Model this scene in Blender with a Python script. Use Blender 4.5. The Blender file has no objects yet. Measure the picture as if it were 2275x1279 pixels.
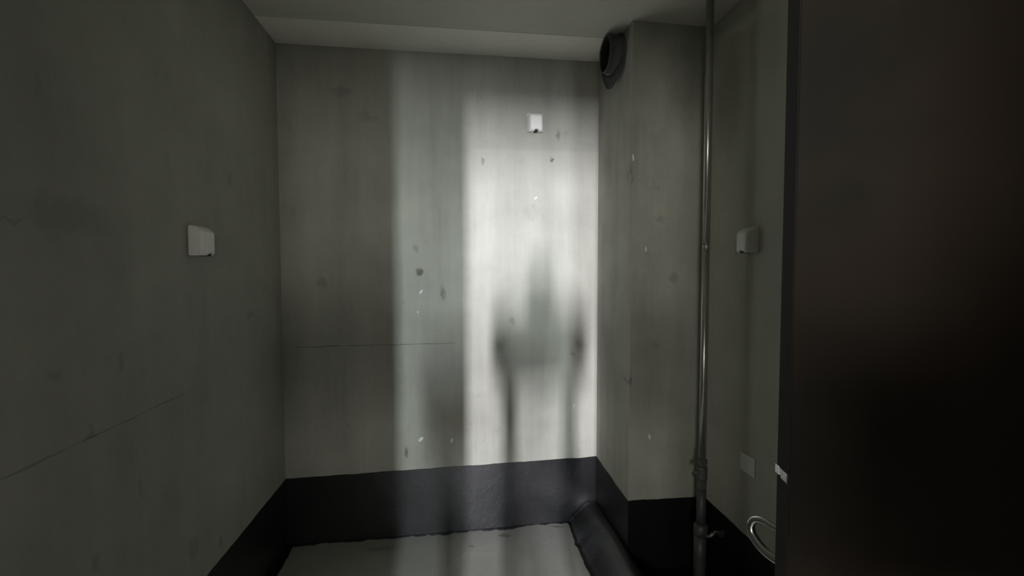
import bpy, bmesh, math, random
from mathutils import Vector, Matrix, noise

random.seed(7)
C = bpy.context.scene.collection
sc = bpy.context.scene

# ------------------------------------------------------------------ camera
cam = bpy.data.cameras.new('camera')
cam.sensor_fit = 'HORIZONTAL'; cam.sensor_width = 36.0
cam.lens = 36.0 * 1031.47 / 2275.0
cam.clip_start = 0.02
camo = bpy.data.objects.new('camera', cam); C.objects.link(camo)
r_ = Vector((0.99138615, -0.13096544, -0.00124507))
u_ = Vector((0.00686575, 0.04247456, 0.99907396))
w_ = Vector((0.13079127, 0.99047664, -0.04300787))
m = Matrix((r_, u_, -w_)).transposed().to_4x4(); m.translation = (0, 0, 1.4)
camo.matrix_world = m
sc.camera = camo

# ------------------------------------------------------------------ light
world = bpy.data.worlds.new('dim_hall_daylight'); sc.world = world
world.use_nodes = True
world.node_tree.nodes['Background'].inputs[0].default_value = (0.96, 1.0, 0.94, 1)
world.node_tree.nodes['Background'].inputs[1].default_value = 0.30

def area(name, loc, sx, sz, power, col):
    """upright area light in the hall behind the camera, facing the far wall (+y)"""
    l = bpy.data.lights.new(name, 'AREA'); l.shape = 'RECTANGLE'
    l.size = sx; l.size_y = sz; l.energy = power; l.color = col
    o = bpy.data.objects.new(name, l); C.objects.link(o)
    o.location = loc; o.rotation_euler = (math.pi/2, 0, 0)
    return o
area('assumed_tall_light', (-0.64, -6.2, 1.80), 0.115, 0.67, 830, (0.965, 0.945, 1.05))  # assumed unseen source, no window built: throws the main bright patch
area('assumed_near_light', (-0.02, -3.54, 1.90), 0.08, 0.60, 165, (0.87, 0.965, 1.02))  # assumed free-standing source, no window there: adds the weaker second patch
area('wide_hall_fill', (0.7, -4.6, 1.70), 2.2, 0.50, 112, (1.0, 0.99, 0.93))  # added soft fill, not a known window: lifts the dim far wall
area('side_hall_fill', (-1.75, -4.3, 1.76), 1.5, 0.50, 205, (1.0, 0.99, 0.92))  # added fill from the left to brighten the shaft front

sc.view_settings.view_transform = 'Standard'
sc.view_settings.look = 'None'
sc.view_settings.gamma = 1.0
sc.view_settings.use_curve_mapping = False
sc.view_settings.exposure = 0.0

# ------------------------------------------------------------------ materials
class NT:
    def __init__(s, name):
        s.m = bpy.data.materials.new(name); s.m.use_nodes = True
        s.t = s.m.node_tree; s.b = s.t.nodes['Principled BSDF']
        s.pos = s.n('ShaderNodeTexCoord').outputs['Object']
    def n(s, typ, **kw):
        o = s.t.nodes.new(typ)
        for k, v in kw.items(): setattr(o, k, v)
        return o
    def put(s, sock, v):
        if isinstance(v, bpy.types.NodeSocket): s.t.links.new(v, sock)
        else: sock.default_value = v
    def math(s, op, a, b=0.0, c=None, clamp=False):
        o = s.n('ShaderNodeMath', operation=op, use_clamp=clamp)
        s.put(o.inputs[0], a); s.put(o.inputs[1], b)
        if c is not None: s.put(o.inputs[2], c)
        return o.outputs[0]
    def vmath(s, op, a, b):
        o = s.n('ShaderNodeVectorMath', operation=op)
        s.put(o.inputs[0], a); s.put(o.inputs[1], b)
        return o.outputs['Value'] if op in ('LENGTH', 'DISTANCE') else o.outputs[0]
    def noise(s, scale, stretch=(1, 1, 1), detail=4, off=(0, 0, 0), rough=0.55):
        p = s.vmath('MULTIPLY', s.vmath('ADD', s.pos, off), stretch)
        o = s.n('ShaderNodeTexNoise'); s.put(o.inputs['Vector'], p)
        o.inputs['Scale'].default_value = scale; o.inputs['Detail'].default_value = detail
        o.inputs['Roughness'].default_value = rough
        return o.outputs[0]
    def ramp(s, v, a, b, lo=0.0, hi=1.0):
        o = s.n('ShaderNodeMapRange'); o.interpolation_type = 'SMOOTHSTEP'
        s.put(o.inputs[0], v); o.inputs[1].default_value = a; o.inputs[2].default_value = b
        s.put(o.inputs[3], lo); s.put(o.inputs[4], hi)
        return o.outputs[0]
    def mix(s, f, a, b):
        o = s.n('ShaderNodeMix', data_type='RGBA')
        s.put(o.inputs[0], f); s.put(o.inputs[6], a); s.put(o.inputs[7], b)
        return o.outputs[2]
    def scale_col(s, col, f):
        o = s.n('ShaderNodeVectorMath', operation='SCALE')
        s.put(o.inputs[0], col); s.put(o.inputs[3], f)
        return o.outputs[0]
    def bump(s, h, strength=0.3, dist=0.004):
        o = s.n('ShaderNodeBump'); o.inputs['Strength'].default_value = strength
        o.inputs['Distance'].default_value = dist; s.put(o.inputs['Height'], h)
        s.t.links.new(o.outputs[0], s.b.inputs['Normal'])
    def xyz(s):
        o = s.n('ShaderNodeSeparateXYZ'); s.put(o.inputs[0], s.pos); return o.outputs

def plaster(name, col, off=(0, 0, 0), contrast=0.22, streak=0.16, dark_marks=(), line=None, patch=None, rough=0.85, spec=0.25):
    k = NT(name)
    big = k.noise(1.7, off=off); mid = k.noise(5.5, off=off, detail=6)
    st = k.noise(3.0, (2.2, 2.2, 0.22), off=off, detail=5)
    fine = k.noise(70, off=off, detail=3)
    st2 = k.noise(11.0, (3, 3, 0.2), off=off, detail=6, rough=.65)
    scuff = k.ramp(k.noise(9, (1.4, 1.4, .7), off=(off[0] + 5, off[1], off[2]), detail=8, rough=.7), .60, .74)
    f = k.math('ADD', 1.0, k.math('MULTIPLY', k.math('SUBTRACT', big, 0.5), contrast * 1.6))
    f = k.math('ADD', f, k.math('MULTIPLY', k.math('SUBTRACT', mid, 0.5), contrast))
    f = k.math('ADD', f, k.math('MULTIPLY', k.math('SUBTRACT', st, 0.5), streak * 2))
    f = k.math('ADD', f, k.math('MULTIPLY', k.math('SUBTRACT', fine, 0.5), 0.10))
    f = k.math('ADD', f, k.math('MULTIPLY', k.math('SUBTRACT', st2, 0.5), streak * .65))
    f = k.math('SUBTRACT', f, k.math('MULTIPLY', scuff, contrast * .45))
    x, y, z = k.xyz()
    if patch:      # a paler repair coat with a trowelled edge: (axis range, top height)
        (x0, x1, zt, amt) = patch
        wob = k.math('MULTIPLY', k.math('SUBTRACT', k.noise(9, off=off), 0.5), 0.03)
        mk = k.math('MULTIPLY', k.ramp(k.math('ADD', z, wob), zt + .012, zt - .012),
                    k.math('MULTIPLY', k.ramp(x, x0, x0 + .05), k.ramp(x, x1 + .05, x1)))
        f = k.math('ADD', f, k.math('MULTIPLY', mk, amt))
    if line:       # fine lap line / hairline crack at one height: (axis, from, to, height, depth)
        ax, a, b, h, dp = line
        wob = k.math('MULTIPLY', k.math('SUBTRACT', k.noise(5, off=off), 0.5), 0.014)
        d = k.math('ABSOLUTE', k.math('SUBTRACT', k.math('ADD', z, wob), h))
        thick = k.math('MULTIPLY', k.ramp(k.noise(7, off=off), 0.35, 0.7), 0.0035)
        mk = k.ramp(k.math('DIVIDE', d, k.math('ADD', thick, 0.0012)), 1.2, 0.3)
        c = (x, y, z)[ax]
        mk = k.math('MULTIPLY', mk, k.math('MULTIPLY', k.ramp(c, a, a + .06), k.ramp(c, b, b - .06)))
        f = k.math('SUBTRACT', f, k.math('MULTIPLY', mk, dp))
    dn = k.n('ShaderNodeTexNoise'); dn.inputs['Scale'].default_value = 22; dn.inputs['Detail'].default_value = 6
    k.put(dn.inputs['Vector'], k.pos)
    warped = k.vmath('ADD', k.pos, k.vmath('MULTIPLY', k.vmath('SUBTRACT', dn.outputs['Color'], (.5, .5, .5)), (.05, .05, .09)))
    for (c, rad, amt) in dark_marks:   # dark marks with a place of their own: centre, radii, darkness
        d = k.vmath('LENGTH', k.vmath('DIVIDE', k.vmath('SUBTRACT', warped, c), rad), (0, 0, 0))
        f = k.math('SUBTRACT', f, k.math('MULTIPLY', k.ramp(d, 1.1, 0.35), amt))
    f = k.math('MAXIMUM', f, 0.12)
    k.put(k.b.inputs['Base Color'], k.scale_col(col, f))
    k.b.inputs['Roughness'].default_value = rough
    k.b.inputs['Specular IOR Level'].default_value = spec
    k.bump(k.math('ADD', k.math('MULTIPLY', mid, 0.7), k.math('MULTIPLY', fine, 0.3)), 0.35, 0.006)
    return k.m

def simple(name, col, rough=0.5, metal=0.0, var=0.15, nscale=25, spec=0.5, bump=0.1, stretch=(1, 1, 1)):
    k = NT(name)
    n1 = k.noise(nscale, stretch)
    f = k.math('ADD', 1 - var / 2, k.math('MULTIPLY', n1, var))
    k.put(k.b.inputs['Base Color'], k.scale_col(col, f))
    k.put(k.b.inputs['Roughness'], k.math('ADD', rough - 0.06, k.math('MULTIPLY', n1, 0.12)))
    k.b.inputs['Metallic'].default_value = metal
    k.b.inputs['Specular IOR Level'].default_value = spec
    if bump: k.bump(n1, bump, 0.003)
    return k.m

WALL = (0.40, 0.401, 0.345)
xs = lambda s: -0.8297 + s * 0.99982       # distance along the far wall -> x
def bst(s, z, rx, rz, a): return ((xs(s), 2.44, z), (rx, .3, rz), a)
M_back = plaster('far_wall_cement', WALL, (0, 0, 0), 0.34, 0.30, dark_marks=[
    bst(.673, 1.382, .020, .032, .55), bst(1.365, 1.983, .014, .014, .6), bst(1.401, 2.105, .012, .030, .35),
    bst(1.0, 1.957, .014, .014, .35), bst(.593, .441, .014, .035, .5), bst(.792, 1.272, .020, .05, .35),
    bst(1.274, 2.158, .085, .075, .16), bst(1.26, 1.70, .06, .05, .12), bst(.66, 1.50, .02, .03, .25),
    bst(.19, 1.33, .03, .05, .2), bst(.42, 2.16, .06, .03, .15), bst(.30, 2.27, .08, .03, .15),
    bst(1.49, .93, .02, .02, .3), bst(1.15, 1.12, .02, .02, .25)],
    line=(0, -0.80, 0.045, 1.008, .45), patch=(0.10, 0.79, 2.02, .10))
M_left = plaster('left_wall_cement', tuple(c * .96 for c in WALL), (3.1, 5.2, 0), 0.30, 0.14, dark_marks=[
    ((-.83, 2.06, 1.204), (.3, .05, .02), 0.193), ((-.83, 1.914, 1.736), (.3, .03, .03), 0.121),
    ((-.83, 1.305, 1.164), (.3, .015, .04), 0.138), ((-.84, 1.193, 1.006), (.3, .03, .015), 0.220),
    ((-.84, 1.103, 1.175), (.3, .03, .03), 0.138), ((-.84, 1.023, 1.493), (.3, .03, .01), 0.165),
    ((-.84, 1.77, .405), (.3, .02, .03), 0.220), ((-.84, 1.60, .485), (.3, .03, .05), 0.165),
    ((-.84, 1.198, .705), (.3, .02, .03), 0.165), ((-.84, 1.15, 1.52), (.3, .14, .06), 0.110)],
    line=(1, 0.2, 1.62, 1.004, .28))
M_shaft = plaster('shaft_cement', tuple(c * .95 for c in WALL), (7.7, 1.2, .4), 0.42, 0.34, dark_marks=[
    ((.803, 1.994, .884), (.012, .1, .018), .4), ((.802, 1.994, 1.82), (.008, .1, .06), .2), ((.93, 1.99, 1.62), (.03, .1, .02), .2), ((1.0, 1.99, 1.36), (.03, .1, .03), .22), ((.92, 1.99, 1.05), (.02, .1, .03), .15), ((1.05, 1.99, 2.25), (.12, .1, .25), .25), ((.93, 1.99, 1.9), (.05, .1, .2), .12)])
M_right = plaster('right_wall_cement_lightened', tuple(c * 1.32 for c in WALL), (1.7, 9.2, 3.4), 0.24, 0.12, dark_marks=[  # cement lightened to stand in for missing bounce light
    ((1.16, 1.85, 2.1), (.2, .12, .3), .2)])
M_rear = plaster('rear_wall_cement', WALL, (11, 2, 1))
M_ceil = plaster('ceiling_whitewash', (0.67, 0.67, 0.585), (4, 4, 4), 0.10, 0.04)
M_cband = plaster('pale_ceiling_strip', (0.95, 0.94, 0.86), (6, 1, 4), 0.08, 0.02)
M_floor = plaster('floor_cement', (0.37, 0.365, 0.325), (2, 8, 4), 0.30, 0.05, dark_marks=[
    ((.27, 2.36, 0), (.04, .02, .2), .4), ((.56, 2.405, 0), (.05, .008, .2), .5), ((.10, 2.28, 0), (.02, .02, .2), .25),
    ((-.35, 2.33, 0), (.10, .03, .2), .3)], rough=.42, spec=.5)
M_hall = plaster('hall_floor_cement', (0.30, 0.295, 0.28), (1, 8, 4))

kk = NT('black_waterproof_coat')
n1 = kk.noise(7, detail=5); n2 = kk.noise(60)
kk.put(kk.b.inputs['Base Color'], kk.scale_col((0.006, 0.0064, 0.0068), kk.math('ADD', .7, kk.math('MULTIPLY', n1, .6))))
kk.put(kk.b.inputs['Roughness'], kk.math('ADD', .30, kk.math('MULTIPLY', n1, .14)))
kk.b.inputs['Specular IOR Level'].default_value = 0.75
kk.bump(kk.math('ADD', n1, kk.math('MULTIPLY', n2, .25)), .35, .006)
M_black = kk.m

M_white = simple('white_plastic', (0.90, 0.895, 0.83), .42, 0, .06)
M_plate = simple('pale_grey_plastic', (0.84, 0.84, 0.77), .5, 0, .08)
M_dark = simple('dark_slot', (0.03, 0.03, 0.028), .7)
M_pipe = simple('galvanised_steel', (0.46, 0.46, 0.42), .30, .85, .3, 40, bump=.06, stretch=(1, 1, .3))
M_pipe2 = simple('dull_painted_steel', (0.075, 0.075, 0.073), .5, .3, .4, 40)
M_brass = simple('tarnished_valve_metal', (0.34, 0.33, 0.32), .35, .8, .3, 40)
M_iron = simple('blackened_iron', (0.10, 0.10, 0.09), .6, .3, .4, 40)
M_sleeve = simple('dark_grey_plastic', (0.085, 0.081, 0.088), .55, 0, .25, 18)
M_shade = simple('shade_black', (0.015, 0.013, 0.012), .9, 0, .3, 18)  # near black that paints in shade: duct throat and door edge
M_chrome = simple('worn_chrome', (0.62, 0.64, 0.63), .22, 1, .2, 60, bump=.03)
M_chip = simple('fresh_plaster_white', (0.85, 0.85, 0.82), .8, 0, .1)
M_frame = simple('dark_door_frame', (0.03, 0.024, 0.02), .6)

kd = NT('dark_brown_wood')
g = kd.noise(4, (3, 3, .35), detail=6); g2 = kd.noise(1.6, off=(2, 0, .3))
kd.put(kd.b.inputs['Base Color'], kd.scale_col(kd.mix(kd.ramp(g2, .35, .65), (0.014, 0.0135, 0.0105, 1), (0.031, 0.0215, 0.016, 1)),
       kd.math('ADD', .75, kd.math('MULTIPLY', g, .5))))
kd.b.inputs['Roughness'].default_value = .5
kd.b.inputs['Specular IOR Level'].default_value = .22
kd.bump(g, .15, .002)
M_door = kd.m

# ------------------------------------------------------------------ mesh helpers
def mesh_obj(name, bm, mat, parent=None, smooth=False):
    bmesh.ops.recalc_face_normals(bm, faces=bm.faces)
    me = bpy.data.meshes.new(name); bm.to_mesh(me); bm.free()
    me.materials.append(mat)
    if smooth:
        for p in me.polygons: p.use_smooth = True
    o = bpy.data.objects.new(name, me); C.objects.link(o)
    if parent: o.parent = parent
    return o

def tag(o, label, cat=None, kind=None, group=None):
    o['label'] = label
    if cat: o['category'] = cat
    if kind: o['kind'] = kind
    if group: o['group'] = group
    return o

def empty(name, loc=(0, 0, 0), rz=0):
    o = bpy.data.objects.new(name, None); C.objects.link(o)
    o.location = loc; o.rotation_euler = (0, 0, rz); o.empty_display_size = .05
    return o

def add_box(bm, lo, hi, bevel=0, seg=2, mat=None):
    r = bmesh.ops.create_cube(bm, size=1)
    vs = r['verts']
    for v in vs:
        v.co = Vector([lo[i] + (v.co[i] + .5) * (hi[i] - lo[i]) for i in range(3)])
    if bevel:
        es = list({e for v in vs for e in v.link_edges})
        rr = bmesh.ops.bevel(bm, geom=es, offset=bevel, segments=seg, affect='EDGES', profile=.5)
        vs = [v for v in bm.verts if v.is_valid and any(v is w for f in rr['faces'] for w in f.verts)] or vs
    if mat:
        bmesh.ops.transform(bm, matrix=mat, verts=[v for v in vs if v.is_valid])
    return bm

def prism(poly, z0, z1, bm=None):
    """poly: xy outline; z0/z1 numbers or per-corner lists"""
    bm = bm or bmesh.new(); n = len(poly)
    a = z0 if hasattr(z0, '__len__') else [z0] * n
    b = z1 if hasattr(z1, '__len__') else [z1] * n
    lo = [bm.verts.new((p[0], p[1], a[i])) for i, p in enumerate(poly)]
    hi = [bm.verts.new((p[0], p[1], b[i])) for i, p in enumerate(poly)]
    bm.faces.new(lo[::-1]); bm.faces.new(hi)
    for i in range(n):
        j = (i + 1) % n
        bm.faces.new((lo[i], lo[j], hi[j], hi[i]))
    return bm

def tube(bm, pts, rad, seg=16, caps=True):
    pts = [Vector(p) for p in pts]; n = len(pts)
    rad = rad if hasattr(rad, '__len__') else [rad] * n
    rings = []; ref = None
    for i, p in enumerate(pts):
        t = (pts[min(i + 1, n - 1)] - pts[max(i - 1, 0)])
        if t.length < 1e-9: t = rings and prev or Vector((0, 0, 1))
        t = t.normalized(); prev = t
        if ref is None:
            ref = Vector((1, 0, 0)) if abs(t.x) < .9 else Vector((0, 1, 0))
        a = (ref - t * ref.dot(t)).normalized(); b = t.cross(a); ref = a
        rings.append([bm.verts.new(p + rad[i] * (math.cos(2*math.pi*k/seg) * a + math.sin(2*math.pi*k/seg) * b)) for k in range(seg)])
    for i in range(n - 1):
        for k in range(seg):
            l = (k + 1) % seg
            bm.faces.new((rings[i][k], rings[i][l], rings[i+1][l], rings[i+1][k]))
    if caps:
        bm.faces.new(rings[0][::-1]); bm.faces.new(rings[-1])
    return bm

def spline(ctrl, n=6):
    P = [Vector(c) for c in ctrl]; out = []
    for i in range(len(P) - 1):
        p0 = P[max(i-1, 0)]; p1 = P[i]; p2 = P[i+1]; p3 = P[min(i+2, len(P)-1)]
        for k in range(n):
            t = k / n
            out.append(.5 * ((2*p1) + (p2-p0)*t + (2*p0-5*p1+4*p2-p3)*t*t + (3*p1-p0-3*p2+p3)*t**3))
    out.append(P[-1]); return out

# ------------------------------------------------------------------ the room
L = (-0.8297, 2.4189); K = (0.7947, 2.4495); F = (0.8001, 1.9943); R = (1.1696, 1.9929)
ZL, ZK, ZF, ZR, ZN = 2.4860, 2.5010, 2.4830, 2.4755, 2.490
PL, PK, PF, PR = 0.343, 0.357, 0.335, 0.332
xl = lambda y: L[0] - 0.0091 * (L[1] - y)
xr = lambda y: R[0] - 0.0297 * (R[1] - y)
YN = -0.30                                         # inner face of the rear wall
T = 0.12                                           # wall thickness

tag(mesh_obj('floor', prism([(xl(YN) - T, YN - T), (xr(YN) + T, YN - T), (1.32, 2.57), (-.95, 2.57)], -.12, 0), M_floor),
    'grey cement floor between the black painted wall bases', 'floor', 'structure')
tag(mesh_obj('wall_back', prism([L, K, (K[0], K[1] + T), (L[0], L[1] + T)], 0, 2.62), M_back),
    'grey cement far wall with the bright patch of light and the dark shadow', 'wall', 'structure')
tag(mesh_obj('wall_left', prism([(xl(YN), YN), L, (L[0], L[1] + T), (L[0] - T, L[1] + T), (xl(YN) - T, YN)], 0, 2.62), M_left),
    'dim grey cement wall along the left side', 'wall', 'structure')
tag(mesh_obj('wall_shaft', prism([K, F, R, (R[0] + T, R[1]), (R[0] + T, K[1] + T), (K[0], K[1] + T)], 0, 2.62), M_shaft),
    'grey cement shaft boxed out of the right end of the far wall', 'wall', 'structure')
bm = prism([R, (xr(1.26), 1.26), (xr(1.26) + T, 1.26), (R[0] + T, R[1])], 0, 2.62)
prism([(xr(1.26), 1.26), (xr(.50), .50), (xr(.50) + T, .50), (xr(1.26) + T, 1.26)], 2.23, 2.62, bm)
prism([(xr(.50), .50), (xr(YN), YN), (xr(YN) + T, YN), (xr(.50) + T, .50)], 0, 2.62, bm)
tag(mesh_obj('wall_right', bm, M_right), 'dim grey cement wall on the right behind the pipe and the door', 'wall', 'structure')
# dark closet behind the doorway that the open door hides
bm = prism([(xr(.4) + T, .38), (1.9, .38), (1.9, .50), (xr(.4) + T, .50)], 0, 2.62)
prism([(xr(1.3) + T, 1.26), (1.9, 1.26), (1.9, 1.38), (xr(1.3) + T, 1.38)], 0, 2.62, bm)
prism([(1.9, .38), (2.0, .38), (2.0, 1.38), (1.9, 1.38)], 0, 2.62, bm)
prism([(1.2, .38), (2.0, .38), (2.0, 1.38), (1.2, 1.38)], 2.62, 2.7, bm)
prism([(1.26, .38), (2.0, .38), (2.0, 1.38), (1.26, 1.38)], -.1, 0, bm)
tag(mesh_obj('wall_closet', bm, M_rear), 'closet shell behind the doorway hidden by the brown door', 'wall', 'structure')
# rear wall with an assumed opening, sized to shape the light patch
JL, JR, JH = -0.155, 0.342, 2.25
bm = prism([(xl(YN) - T, YN), (JL, YN), (JL, YN - T), (xl(YN) - T, YN - T)], 0, 2.62)
prism([(JL, YN), (JR, YN), (JR, YN - T), (JL, YN - T)], JH, 2.62, bm)
prism([(JR, YN), (xr(YN) + T, YN), (xr(YN) + T, YN - T), (JR, YN - T)], 0, 2.62, bm)
tag(mesh_obj('wall_rear', bm, M_rear), 'cement wall behind the camera with an assumed narrow opening that lets light in', 'wall', 'structure')

ZB = ZN
cpoly = [(xl(YN) - T, YN - T), (xr(YN) + T, YN - T), (R[0] + T, R[1]), R, F, (F[0] - .003, 2.18), (L[0] - .003, 2.18), (L[0] - T, 2.18)]
bm = prism(cpoly, [ZN, ZN, ZR, ZR, ZF, 2.493, 2.489, 2.489], 2.66)
tag(mesh_obj('ceiling', bm, M_ceil), 'pale whitewashed ceiling above the room', 'ceiling', 'structure')
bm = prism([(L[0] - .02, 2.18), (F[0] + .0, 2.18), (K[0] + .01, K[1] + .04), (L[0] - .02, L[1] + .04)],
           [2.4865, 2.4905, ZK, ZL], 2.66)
tag(mesh_obj('trim_1', bm, M_cband), 'paler strip of ceiling along the far wall', 'ceiling strip', 'structure')

# ---- black waterproof coat on the wall bases: thin skins with a hand-brushed top edge
def coat(name, a, b, za, zb, label, seed, n=48, out=0.0022, nrm=None):
    a = Vector(a); b = Vector(b); d = (b - a)
    nn = Vector((nrm[0], nrm[1])).normalized() * out
    bm = bmesh.new(); cols = []
    for i in range(n + 1):
        t = i / n; p = a + d * t
        w = noise.noise((p.x * 9 + seed, p.y * 9, seed)) * .0035 + noise.noise((p.x * 45 + seed, p.y * 45, seed)) * .0022
        h = za + (zb - za) * t + w
        cols.append([bm.verts.new((p.x, p.y, 0)), bm.verts.new((p.x + nn.x, p.y + nn.y, 0)),
                     bm.verts.new((p.x + nn.x, p.y + nn.y, h - .001)), bm.verts.new((p.x, p.y, h))])
    for i in range(n):
        for k in range(4):
            l = (k + 1) % 4
            bm.faces.new((cols[i][k], cols[i+1][k], cols[i+1][l], cols[i][l]))
    bm.faces.new(cols[0][::-1]); bm.faces.new(cols[-1])
    return tag(mesh_obj(name, bm, M_black), label, 'painted base', 'structure')
coat('baseboard_back', L, K, PL, PK, 'black waterproof coat along the base of the far wall', 1.3, nrm=(0, -1))
coat('baseboard_left', (xl(YN), YN), L, .345, PL, 'black waterproof coat along the base of the left wall', 4.1, 80, nrm=(1, 0))
coat('baseboard_shaft_side', K, F, PK, PF, 'black waterproof coat on the left face of the shaft', 8.2, 16, nrm=(-1, 0))
coat('baseboard_shaft_front', F, R, PF, PR, 'black waterproof coat on the front face of the shaft', 5.5, 16, nrm=(0, -1))
coat('baseboard_right', R, (xr(1.26), 1.26), PR, .335, 'black waterproof coat along the base of the right wall', 2.9, 24, nrm=(-1, 0))

# ---- the coat lapping onto the floor, ragged inner edges
def lap(name, path, width, label, seed, amp, n=60, thick=.003):
    a, b = Vector(path[0]), Vector(path[1]); d = (b - a); nr = Vector((path[2][0], path[2][1]))
    bm = bmesh.new(); cols = []
    for i in range(n + 1):
        t = i / n; p = a + d * t
        w = width[0] + (width[1] - width[0]) * t
        w += amp * noise.noise((p.x * 6 + seed, p.y * 6, 0)) + amp * .7 * noise.noise((p.x * 23 + seed, p.y * 23, 3))
        w = max(w, .004); q = p + nr * w
        cols.append([bm.verts.new((p.x, p.y, 0)), bm.verts.new((q.x, q.y, 0)),
                     bm.verts.new((q.x - nr.x * .002, q.y - nr.y * .002, thick)), bm.verts.new((p.x, p.y, thick))])
    for i in range(n):
        for k in range(4):
            l = (k + 1) % 4
            bm.faces.new((cols[i][k], cols[i+1][k], cols[i+1][l], cols[i][l]))
    bm.faces.new(cols[0][::-1]); bm.faces.new(cols[-1])
    return tag(mesh_obj(name, bm, M_black), label, 'painted edge', 'structure')
lap('trim_2', (L, K, (0, -1)), (.020, .017), 'ragged black paint edge on the floor along the far wall', 3.3, .017, 140)
lap('trim_3', (L, (xl(.6), .6), (1, 0)), (.034, .075), 'black paint edge on the floor along the left wall', 6.1, .008)

# ---- rounded black mortar fillet along the foot of the shaft's left face
bm = bmesh.new(); cols = []; n = 40
for i in range(n + 1):
    t = i / n; y = 2.449 - t * (2.449 - 1.2)
    wall = .7985 if y > 1.994 else .80
    w = .165 + .016 * min(t * 3, 1) + .010 * noise.noise((y * 7, 1.7, 0)) + .007 * noise.noise((y * 24, 5.1, 0))
    if abs(y - 2.23) < .02: w += .012 * (1 - abs(y - 2.23) / .02)
    hgt = .105 + .008 * noise.noise((y * 5, 9, 0))
    ring = [(wall, 0)]
    for k in range(11):
        s = k / 10
        ring.append((wall - w * (1 - s), hgt * (math.sin(min(s * 1.25, 1) * math.pi / 2) ** 1.3) + .002))
    cols.append([bm.verts.new((px, y, pz)) for px, pz in ring])
for i in range(n):
    for k in range(len(cols[0])):
        l = (k + 1) % len(cols[0])
        bm.faces.new((cols[i][k], cols[i+1][k], cols[i+1][l], cols[i][l]))
bm.faces.new(cols[0][::-1]); bm.faces.new(cols[-1])
tag(mesh_obj('trim_4', bm, M_black, smooth=True), 'rounded black coated mortar ridge at the foot of the shaft', 'painted edge', 'structure')
# floor in front of the shaft is coated black as well
bm = prism([(.80, 1.2), (xr(1.2) - .002, 1.2), (R[0] - .002, R[1] - .002), (F[0], F[1] - .002)], 0, .003)
tag(mesh_obj('trim_5', bm, M_black), 'black coated floor in the corner by the pipe', 'painted floor', 'structure')

# ---- plaster chips: pale flecks on the walls
def chip(parent, c, u, v, nrm, ru, rv, tilt, seed):
    rnd = random.Random(seed); bm = bmesh.new()
    c = Vector(c); u = Vector(u); v = Vector(v); nrm = Vector(nrm)
    base, top = [], []
    for k in range(8):
        a = 2 * math.pi * k / 8; rr = rnd.uniform(.65, 1.1) * 1.35
        x, z = ru * rr * math.cos(a), rv * rr * math.sin(a)
        x, z = x * math.cos(tilt) - z * math.sin(tilt), x * math.sin(tilt) + z * math.cos(tilt)
        base.append(bm.verts.new(c + u * x + v * z - nrm * .0005)); top.append(bm.verts.new(c + u * x * .8 + v * z * .8 + nrm * .002))
    bm.faces.new(base[::-1]); bm.faces.new(top)
    for k in range(8):
        l = (k + 1) % 8; bm.faces.new((base[k], base[l], top[l], top[k]))
    return mesh_obj('plaster_chip', bm, M_chip, parent)
wb = bpy.data.objects['wall_back']; ws = bpy.data.objects['wall_shaft']
bdir = Vector((K[0] - L[0], K[1] - L[1], 0)).normalized()
for i, (s, z, ru, rv, tl) in enumerate([(1.28, 1.77, .004, .010, -.7), (.677, 1.278, .005, .011, -.6), (.67, .508, .007, .015, -.6),
                                        (.66, 1.173, .003, .006, 0), (1.494, .649, .003, .008, 0), (.83, .49, .004, .012, -.3)]):
    chip(wb, Vector((L[0], L[1], z)) + bdir * s, bdir, (0, 0, 1), (0, -1, 0), ru, rv, tl, i)
for i, (x, z, ru, rv, tl) in enumerate([(.806, 1.888, .003, .012, .1), (.87, 1.484, .003, .010, 0), (.897, .627, .0045, .014, .1)]):
    chip(ws, (x, 1.9942, z), (1, 0, 0), (0, 0, 1), (0, -1, 0), ru, rv, tl, 20 + i)

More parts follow.
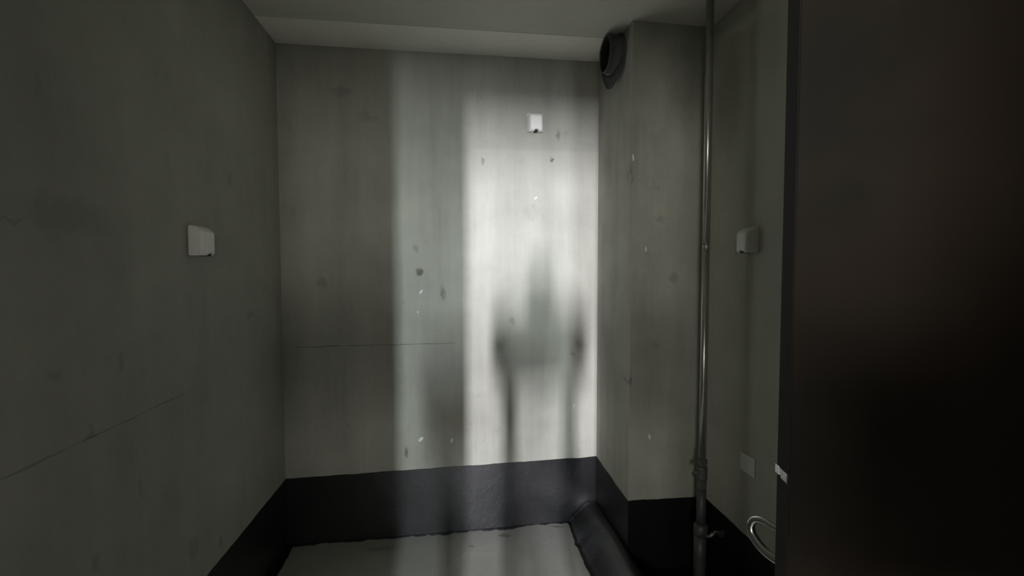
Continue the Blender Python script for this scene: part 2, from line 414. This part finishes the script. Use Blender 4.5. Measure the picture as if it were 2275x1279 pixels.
# ------------------------------------------------------------------ splash-proof socket covers
def make_cover_proto():
    """local frame: back on y=0 plane, front towards -y, centred in x, base at z=0; 86 mm wide"""
    r = empty('socket_cover')
    bm = bmesh.new(); add_box(bm, (-.042, -.010, .003), (.042, 0, .097), .003, 2)
    mesh_obj('base_plate', bm, M_white, r)
    # hood: a rounded shell that bulges out, sloping back at the top, arched cut-out at the bottom
    bm = bmesh.new(); nx, nz = 16, 14; g = []
    for j in range(nz + 1):
        row = []
        for i in range(nx + 1):
            sx = -1 + 2 * i / nx; sz = j / nz
            dep = .010 + .040 * (1 - abs(sx) ** 7) * min(1, (1 - sz) * 4.2) ** .45 * (1 if sz > .06 else .80 + .2 * sz / .06)
            x = sx * (.0415 - .0035 * max(0, sz - .82) / .18)
            z = .001 + .098 * sz
            if j == 0 and abs(sx) < .26: z += .007 * (1 - (sx / .26) ** 2)
            if j == 1 and abs(sx) < .26: z += .003 * (1 - (sx / .26) ** 2)
            row.append(bm.verts.new((x, -dep, z)))
        g.append(row)
    for j in range(nz):
        for i in range(nx):
            bm.faces.new((g[j][i], g[j][i+1], g[j+1][i+1], g[j+1][i]))
    back = {}
    edge = [g[0][i] for i in range(nx + 1)] + [g[j][nx] for j in range(1, nz + 1)] + [g[nz][i] for i in range(nx - 1, -1, -1)] + [g[j][0] for j in range(nz - 1, 0, -1)]
    bk = [bm.verts.new((v.co.x, -.004, v.co.z)) for v in edge]
    for k in range(len(edge)):
        l = (k + 1) % len(edge); bm.faces.new((edge[k], edge[l], bk[l], bk[k]))
    mesh_obj('hood', bm, M_white, r, smooth=False)
    bm = bmesh.new(); add_box(bm, (-.009, -.0470, -.0005), (.009, -.012, .0065), .0015, 1)
    nt = mesh_obj('cable_slot', bm, M_dark, r); nt['label'] = 'dark cable slot at the bottom'
    return r
proto = make_cover_proto()
def place_cover(first, loc, rz, label):
    if first: o = proto
    else:
        o = proto.copy(); C.objects.link(o)
        for ch in list(proto.children):
            c = ch.copy(); C.objects.link(c); c.parent = o
    o.location = loc; o.rotation_euler = (0, 0, rz)
    return tag(o, label, 'socket cover', group='white splash-proof socket covers')
ab = math.atan2(bdir.y, bdir.x)
pb = Vector((L[0], L[1], 0)) + bdir * 1.2745
place_cover(True, (pb.x, pb.y - .0005, 2.109), ab, 'small white socket cover high on the brightly lit far wall')
place_cover(False, (xl(1.66) + .0005, 1.660, 1.441), math.pi / 2, 'white hooded socket cover on the dim left wall')
place_cover(False, (xr(1.668) - .0005, 1.668, 1.457), -math.pi / 2 + .03, 'white hooded socket cover on the right wall between pipe and door')

# flush blank plate low on the right wall
bp = empty('blank_plate', (xr(1.662) - .0003, 1.662, .588), -math.pi / 2 + .03)
tag(bp, 'flat pale blank wall plate low on the right wall beside the door', 'wall plate')
bm = bmesh.new(); add_box(bm, (-.043, -.006, 0), (.043, 0, .074), .0025, 2)
mesh_obj('plate', bm, M_plate, bp)
for sx in (-.030, .030):
    bm = bmesh.new(); tube(bm, [(sx, -.0055, .037), (sx, -.0068, .037)], .003, 10)
    mesh_obj('screw', bm, M_plate, bp)

# ------------------------------------------------------------------ the riser pipe in the corner
PX, PY = 1.034, 1.780
pipe = empty('water_pipe', (PX, PY, 0))
tag(pipe, 'thin galvanised steel pipe running floor to ceiling in the right corner', 'pipe')
def part(name, bm, mat, parent=pipe, smooth=True):
    o = mesh_obj(name, fit(bm), mat, parent, False)
    if smooth:
        for p in o.data.polygons: p.use_smooth = len(p.vertices) == 4
    return o
K9 = 0.925
def fit(bm):      # the fittings were drawn for a slightly larger bore: bring them down to this pipe's size
    for v in bm.verts: v.co = Vector((v.co.x * K9, v.co.y * K9, .105 + v.co.z * K9))
    return bm
bm = bmesh.new(); tube(bm, [(0, 0, z) for z in (1.500, 2.0, 2.566)], .0165, 24); part('upper_pipe', bm, M_pipe)
bm = bmesh.new(); tube(bm, [(-.002, 0, .46), (-.0015, 0, .9), (-.001, 0, 1.488)], .0165, 24); part('middle_pipe', bm, M_pipe)
bm = bmesh.new(); tube(bm, [(0, 0, z) for z in (1.484, 1.4845, 1.4875, 1.488)], [.0165, .0185, .0185, .0165], 24)
tube(bm, [(0, 0, z) for z in (1.4875, 1.4925, 1.4975)], [.0172, .0158, .0172], 24)
tube(bm, [(0, 0, z) for z in (1.497, 1.4975, 1.5005, 1.501)], [.0165, .0185, .0185, .0165], 24); part('joint', bm, M_pipe)
bm = bmesh.new()
tube(bm, [(-.003, 0, z) for z in (.405, .412, .440, .447)], [.019, .025, .025, .019], 6)
tube(bm, [(-.003, 0, z) for z in (.447, .455, .500, .508)], [.021, .024, .024, .021], 20)
tube(bm, [(-.002, 0, z) for z in (.508, .514, .536, .542)], [.019, .025, .025, .018], 6); part('union_coupling', bm, M_iron, smooth=False)
bm = bmesh.new(); tube(bm, [(-.006, -.001, .476), (-.030, .004, .478), (-.034, .012, .470), (-.030, .018, .462)], [.009, .010, .009, .007], 10)
part('clamp_ear', bm, M_iron)
bm = bmesh.new(); tube(bm, [(-.003, 0, z) for z in (.245, .30, .41)], .0205, 24); part('lower_pipe', bm, M_pipe2)
bm = bmesh.new(); tube(bm, [(-.004, 0, z) for z in (.190, .197, .236, .246)], [.026, .031, .031, .022], 20)
tee = part('tee_fitting', bm, M_pipe2)
bm = bmesh.new(); tube(bm, [(-.006, 0, z) for z in (-.1115, .02, .10, .192)], [.026, .026, .0275, .0275], 24); part('foot_pipe', bm, M_pipe2)
# little stop valve on the tee: body, stem and lever
bm = bmesh.new(); tube(bm, spline([(.012, -.026, .200), (.018, -.040, .208), (.030, -.046, .221)], 5), .0075, 12)
v = part('valve_body', bm, M_brass)
bm = bmesh.new(); tube(bm, spline([(.030, -.046, .221), (.042, -.044, .228), (.048, -.038, .224), (.042, -.033, .214), (.030, -.036, .210)], 5), .0052, 10)
part('valve_ring', bm, M_brass)
bm = bmesh.new()
vv = [bm.verts.new(c) for c in [(.048, -.034, .222), (.098, -.028, .217), (.088, -.028, .188), (.078, -.030, .190), (.052, -.034, .212)]]
ff = bm.faces.new(vv); ex = bmesh.ops.extrude_face_region(bm, geom=[ff])
bmesh.ops.translate(bm, vec=(0, .006, 0), verts=[g for g in ex['geom'] if isinstance(g, bmesh.types.BMVert)])
part('valve_lever', bm, M_pipe2, smooth=False)

# ------------------------------------------------------------------ duct collar at the top of the shaft's left face
dc = empty('duct_collar', (.797, 2.160, 2.405))
tag(dc, 'dark plastic duct collar with a torn hanging sleeve under the ceiling', 'duct collar')
bm = bmesh.new(); seg = 40
prof = [(.0005, .094), (-.006, .094), (-.008, .082), (-.058, .080), (-.066, .084), (-.070, .083), (-.070, .077), (-.066, .0765)]
rings = []
for (px, rr) in prof:
    ring = []
    for k in range(seg):
        a = 2 * math.pi * k / seg
        wob = 1 + .03 * noise.noise((math.cos(a) * 2, math.sin(a) * 2, px * 20))
        ring.append(bm.verts.new((px + .004 * noise.noise((math.cos(a) * 1.7, math.sin(a) * 1.7, 4)) * (px < -.05), rr * wob * math.cos(a), min(rr * wob * math.sin(a), .083))))
    rings.append(ring)
for i in range(len(rings) - 1):
    for k in range(seg):
        l = (k + 1) % seg; bm.faces.new((rings[i][k], rings[i][l], rings[i+1][l], rings[i+1][k]))
cl = mesh_obj('collar', bm, M_sleeve, dc, True)
bm = bmesh.new()
ra = [bm.verts.new((-.066, .0768 * math.cos(2*math.pi*k/40), min(.0768 * math.sin(2*math.pi*k/40), .083))) for k in range(40)]
rb = [bm.verts.new((-.008, .074 * math.cos(2*math.pi*k/40), .074 * math.sin(2*math.pi*k/40))) for k in range(40)]
for k in range(40):
    l = (k + 1) % 40; bm.faces.new((ra[k], ra[l], rb[l], rb[k]))
bm.faces.new(rb)
d = mesh_obj('throat', bm, M_shade, dc); d['label'] = 'inside of the collar painted black for shade'
# torn sleeve: creased sheet hanging from the lower rim to a point
bm = bmesh.new(); nu, nv = 16, 10; G = []
for j in range(nv + 1):
    tv = j / nv; row = []
    for i in range(nu + 1):
        tu = i / nu
        a = math.radians(205 + 145 * tu)                     # along the lower half of the rim
        rim = Vector((-.012 - .050 * tu, .088 * math.cos(a), .088 * math.sin(a)))
        tip = Vector((-.030 - .012 * tu, .006 + .030 * tu, -.150 + .014 * abs(tu - .4)))
        p = rim.lerp(tip, tv ** .9)
        p.x += .010 * math.sin(tu * 17 + tv * 3) * (1 - tv * .5) * (tv + .2)
        p.y += .005 * math.sin(tu * 11 + 1 + tv * 5) * tv
        bl = math.sin(math.pi * tv ** .8)
        p.y -= .026 * bl * (1 - tu) ** 1.5; p.z -= .018 * bl
        row.append(bm.verts.new(p))
    G.append(row)
for j in range(nv):
    for i in range(nu):
        bm.faces.new((G[j][i], G[j][i+1], G[j+1][i+1], G[j+1][i]))
sl = mesh_obj('torn_sleeve', bm, M_sleeve, dc, True)
md = sl.modifiers.new('thickness', 'SOLIDIFY'); md.thickness = .0025

# ------------------------------------------------------------------ the open brown door on the right
a = math.radians(13)
E1 = Vector((.5230, .6500, 0)); h = Vector((math.cos(a), -math.sin(a), 0)); nf = Vector((math.sin(a), math.cos(a), 0))
door = empty('door_1', (E1.x, E1.y, 0), -a)
tag(door, 'dark brown wooden door standing open at the right edge', 'door', 'structure')
DW = .612; DT = .040
bm = bmesh.new(); add_box(bm, (0, 0, .012), (DW, DT, 2.20), .002, 1); mesh_obj('door_leaf', bm, M_door, door)
bm = bmesh.new(); add_box(bm, (-.0006, .0015, .014), (.0002, DT - .0015, 2.198)); mesh_obj('edge_shade_strip', bm, M_shade, door)  # black strip added to keep the door edge in shade
# lock: latch bolt out of the edge and its cover plate on the near face
bm = bmesh.new(); add_box(bm, (-.0010, .005, 1.030), (.0004, .035, 1.115), .0003, 1); mesh_obj('edge_plate', bm, M_shade, door)  # plate blackened too, part of the same painted shade
bm = bmesh.new(); add_box(bm, (-.0055, .024, 1.0650), (.003, .036, 1.0800), .0012, 2)
lb = mesh_obj('latch_bolt', bm, M_chrome, door); lb['label'] = 'bright chrome latch bolt'
bm = bmesh.new(); add_box(bm, (-.0016, .003, 1.0600), (.001, .025, 1.0755), .0005, 2)
add_box(bm, (-.0028, .002, 1.0600), (.001, .0045, 1.0755), .0004, 1)
mesh_obj('lock_plate', bm, M_chrome, door)
hp = [(.010, .038, .964), (.004, .050, .963), (-.005, .073, .962), (-.013, .089, .955), (-.017, .095, .942), (-.016, .091, .928), (-.011, .079, .918), (-.004, .062, .913), (.004, .046, .912), (.010, .038, .912)]
bm = bmesh.new(); pts = spline(hp, 5); N = len(pts)
tube(bm, pts, [.0052 + .0034 * (i / N) for i in range(N)], 14)
hd = mesh_obj('pull_handle', bm, M_chrome, door, True)
for z in (.964, .912):
    bm = bmesh.new(); tube(bm, [(.012, .0395, z), (.012, .0425, z), (.012, .0445, z)], [.0115, .0115, .009], 20)
    mesh_obj('handle_rose', bm, M_chrome, hd)
for z in (.25, 1.10, 1.95):
    bm = bmesh.new(); tube(bm, [(DW + .004, .045, z - .04), (DW + .004, .045, z + .04)], .006, 12); mesh_obj('hinge', bm, M_iron, door)
fr = bmesh.new()
prism([(xr(.50) + .01, .50), (xr(.50) + .10, .50), (xr(.5) + .10, .535), (xr(.5) + .01, .535)], 0, 2.23, fr)
prism([(xr(1.26) + .0, 1.26), (xr(1.26) + .10, 1.26), (xr(1.26) + .10, 1.225), (xr(1.26) + .0, 1.225)], 0, 2.23, fr)
prism([(xr(.5) + .01, .535), (xr(.5) + .10, .535), (xr(1.2) + .10, 1.225), (xr(1.2) + .01, 1.225)], 2.205, 2.23, fr)
tag(mesh_obj('trim_6', fr, M_frame), 'dark frame of the doorway hidden behind the brown door', 'door frame', 'structure')

# ------------------------------------------------------------------ the hall behind the camera
bm = prism([(-2.2, -1.42), (2.2, -1.42), (2.2, -1.30), (-2.2, -1.30)], 1.95, 2.62)  # unseen lintel wall added to fade the top of the light patch
prism([(-2.2, -1.42), (-1.5, -1.42), (-1.5, -1.30), (-2.2, -1.30)], 0, 1.95, bm)
prism([(1.5, -1.42), (2.2, -1.42), (2.2, -1.30), (1.5, -1.30)], 0, 1.95, bm)
tag(mesh_obj('hall_light_baffle', bm, M_rear), 'unseen wall with a low opening added behind the camera to shape the light', 'wall', 'structure')
tag(mesh_obj('floor_hall', prism([(-2.2, -7), (2.2, -7), (2.2, YN - T), (-2.2, YN - T)], -.12, 0), M_hall),
    'cement floor of the hall behind the camera', 'floor', 'structure')

# ---- behind the camera: unseen ladder, bag and roll added to cast the far wall's shadow
BX, BY = 0.085, -0.56
lad = empty('ladder_shadow_caster', (BX, BY, 0)); tag(lad, 'unseen step ladder added behind the camera to cast the shadow', 'ladder')
M_alu = simple('ladder_aluminium', (0.45, 0.45, 0.44), .4, .9, .2, 30)
M_bag = simple('dark_canvas', (0.05, 0.05, 0.055), .9, 0, .3, 40)
for sx in (-1, 1):
    bm = bmesh.new()
    lo = [(sx*.112 - .017, .13), (sx*.112 + .017, .13), (sx*.112 + .017, .19), (sx*.112 - .017, .19)]
    hi = [(sx*.104 - .017, -.02), (sx*.104 + .017, -.02), (sx*.104 + .017, .04), (sx*.104 - .017, .04)]
    a0 = [bm.verts.new((*p, .003)) for p in lo]; b0 = [bm.verts.new((*p, 1.10)) for p in hi]
    bm.faces.new(a0[::-1]); bm.faces.new(b0)
    for k in range(4):
        l = (k + 1) % 4; bm.faces.new((a0[k], a0[l], b0[l], b0[k]))
    mesh_obj('rail', bm, M_alu, lad)
    bm = bmesh.new(); tube(bm, [(sx*.112, -.42, .003), (sx*.104, -.06, 1.09)], .014, 12); mesh_obj('rear_leg', bm, M_alu, lad)
for q in range(4):
    z = .22 + q * .22; y = .16 - .15 * z / 1.10
    bm = bmesh.new(); add_box(bm, (-.094, y - .035, z - .018), (.094, y + .035, z + .018), .003, 1); mesh_obj('rung', bm, M_alu, lad)
bm = bmesh.new(); add_box(bm, (-.135, -.11, 1.100), (.135, .09, 1.125), .005, 2); mesh_obj('top_step', bm, M_alu, lad)
bag = empty('bag_shadow_caster', (BX, BY - .01, 1.1255)); tag(bag, 'unseen bag added on the ladder to cast the broad upper shadow', 'bag')
bm = bmesh.new(); bmesh.ops.create_uvsphere(bm, u_segments=28, v_segments=16, radius=1)
for v in bm.verts:
    c = v.co; f = lambda t, e: math.copysign(abs(t) ** e, t)
    v.co = Vector((f(c.x, .5) * .172, f(c.y, .62) * .085, f(c.z, .40) * .142 + .142))
mesh_obj('body', bm, M_bag, bag, True)
bm = bmesh.new(); tube(bm, spline([(-.045, -.05, .268), (-.04, -.05, .312), (-.015, -.05, .327), (.015, -.05, .327), (.04, -.05, .312), (.045, -.05, .268)], 5), .010, 12)
mesh_obj('grip', bm, M_bag, bag, True)
bm = bmesh.new(); add_box(bm, (-.12, -.012, .280), (.12, .012, .287), .003, 2); mesh_obj('zip_flap', bm, M_bag, bag)
ro = empty('roll_shadow_caster', (BX + .004, BY + .02, 1.1255 + .2875)); tag(ro, 'unseen roll added on the bag to cast the faint top of the shadow', 'roll')
bm = bmesh.new(); tube(bm, [(0, 0, 0), (0, 0, .07), (0, 0, .118)], .048, 24); mesh_obj('roll', bm, M_plate, ro)
bm = bmesh.new(); tube(bm, [(0, 0, .06), (0, 0, .075)], .0495, 24); mesh_obj('band', bm, M_bag, ro)
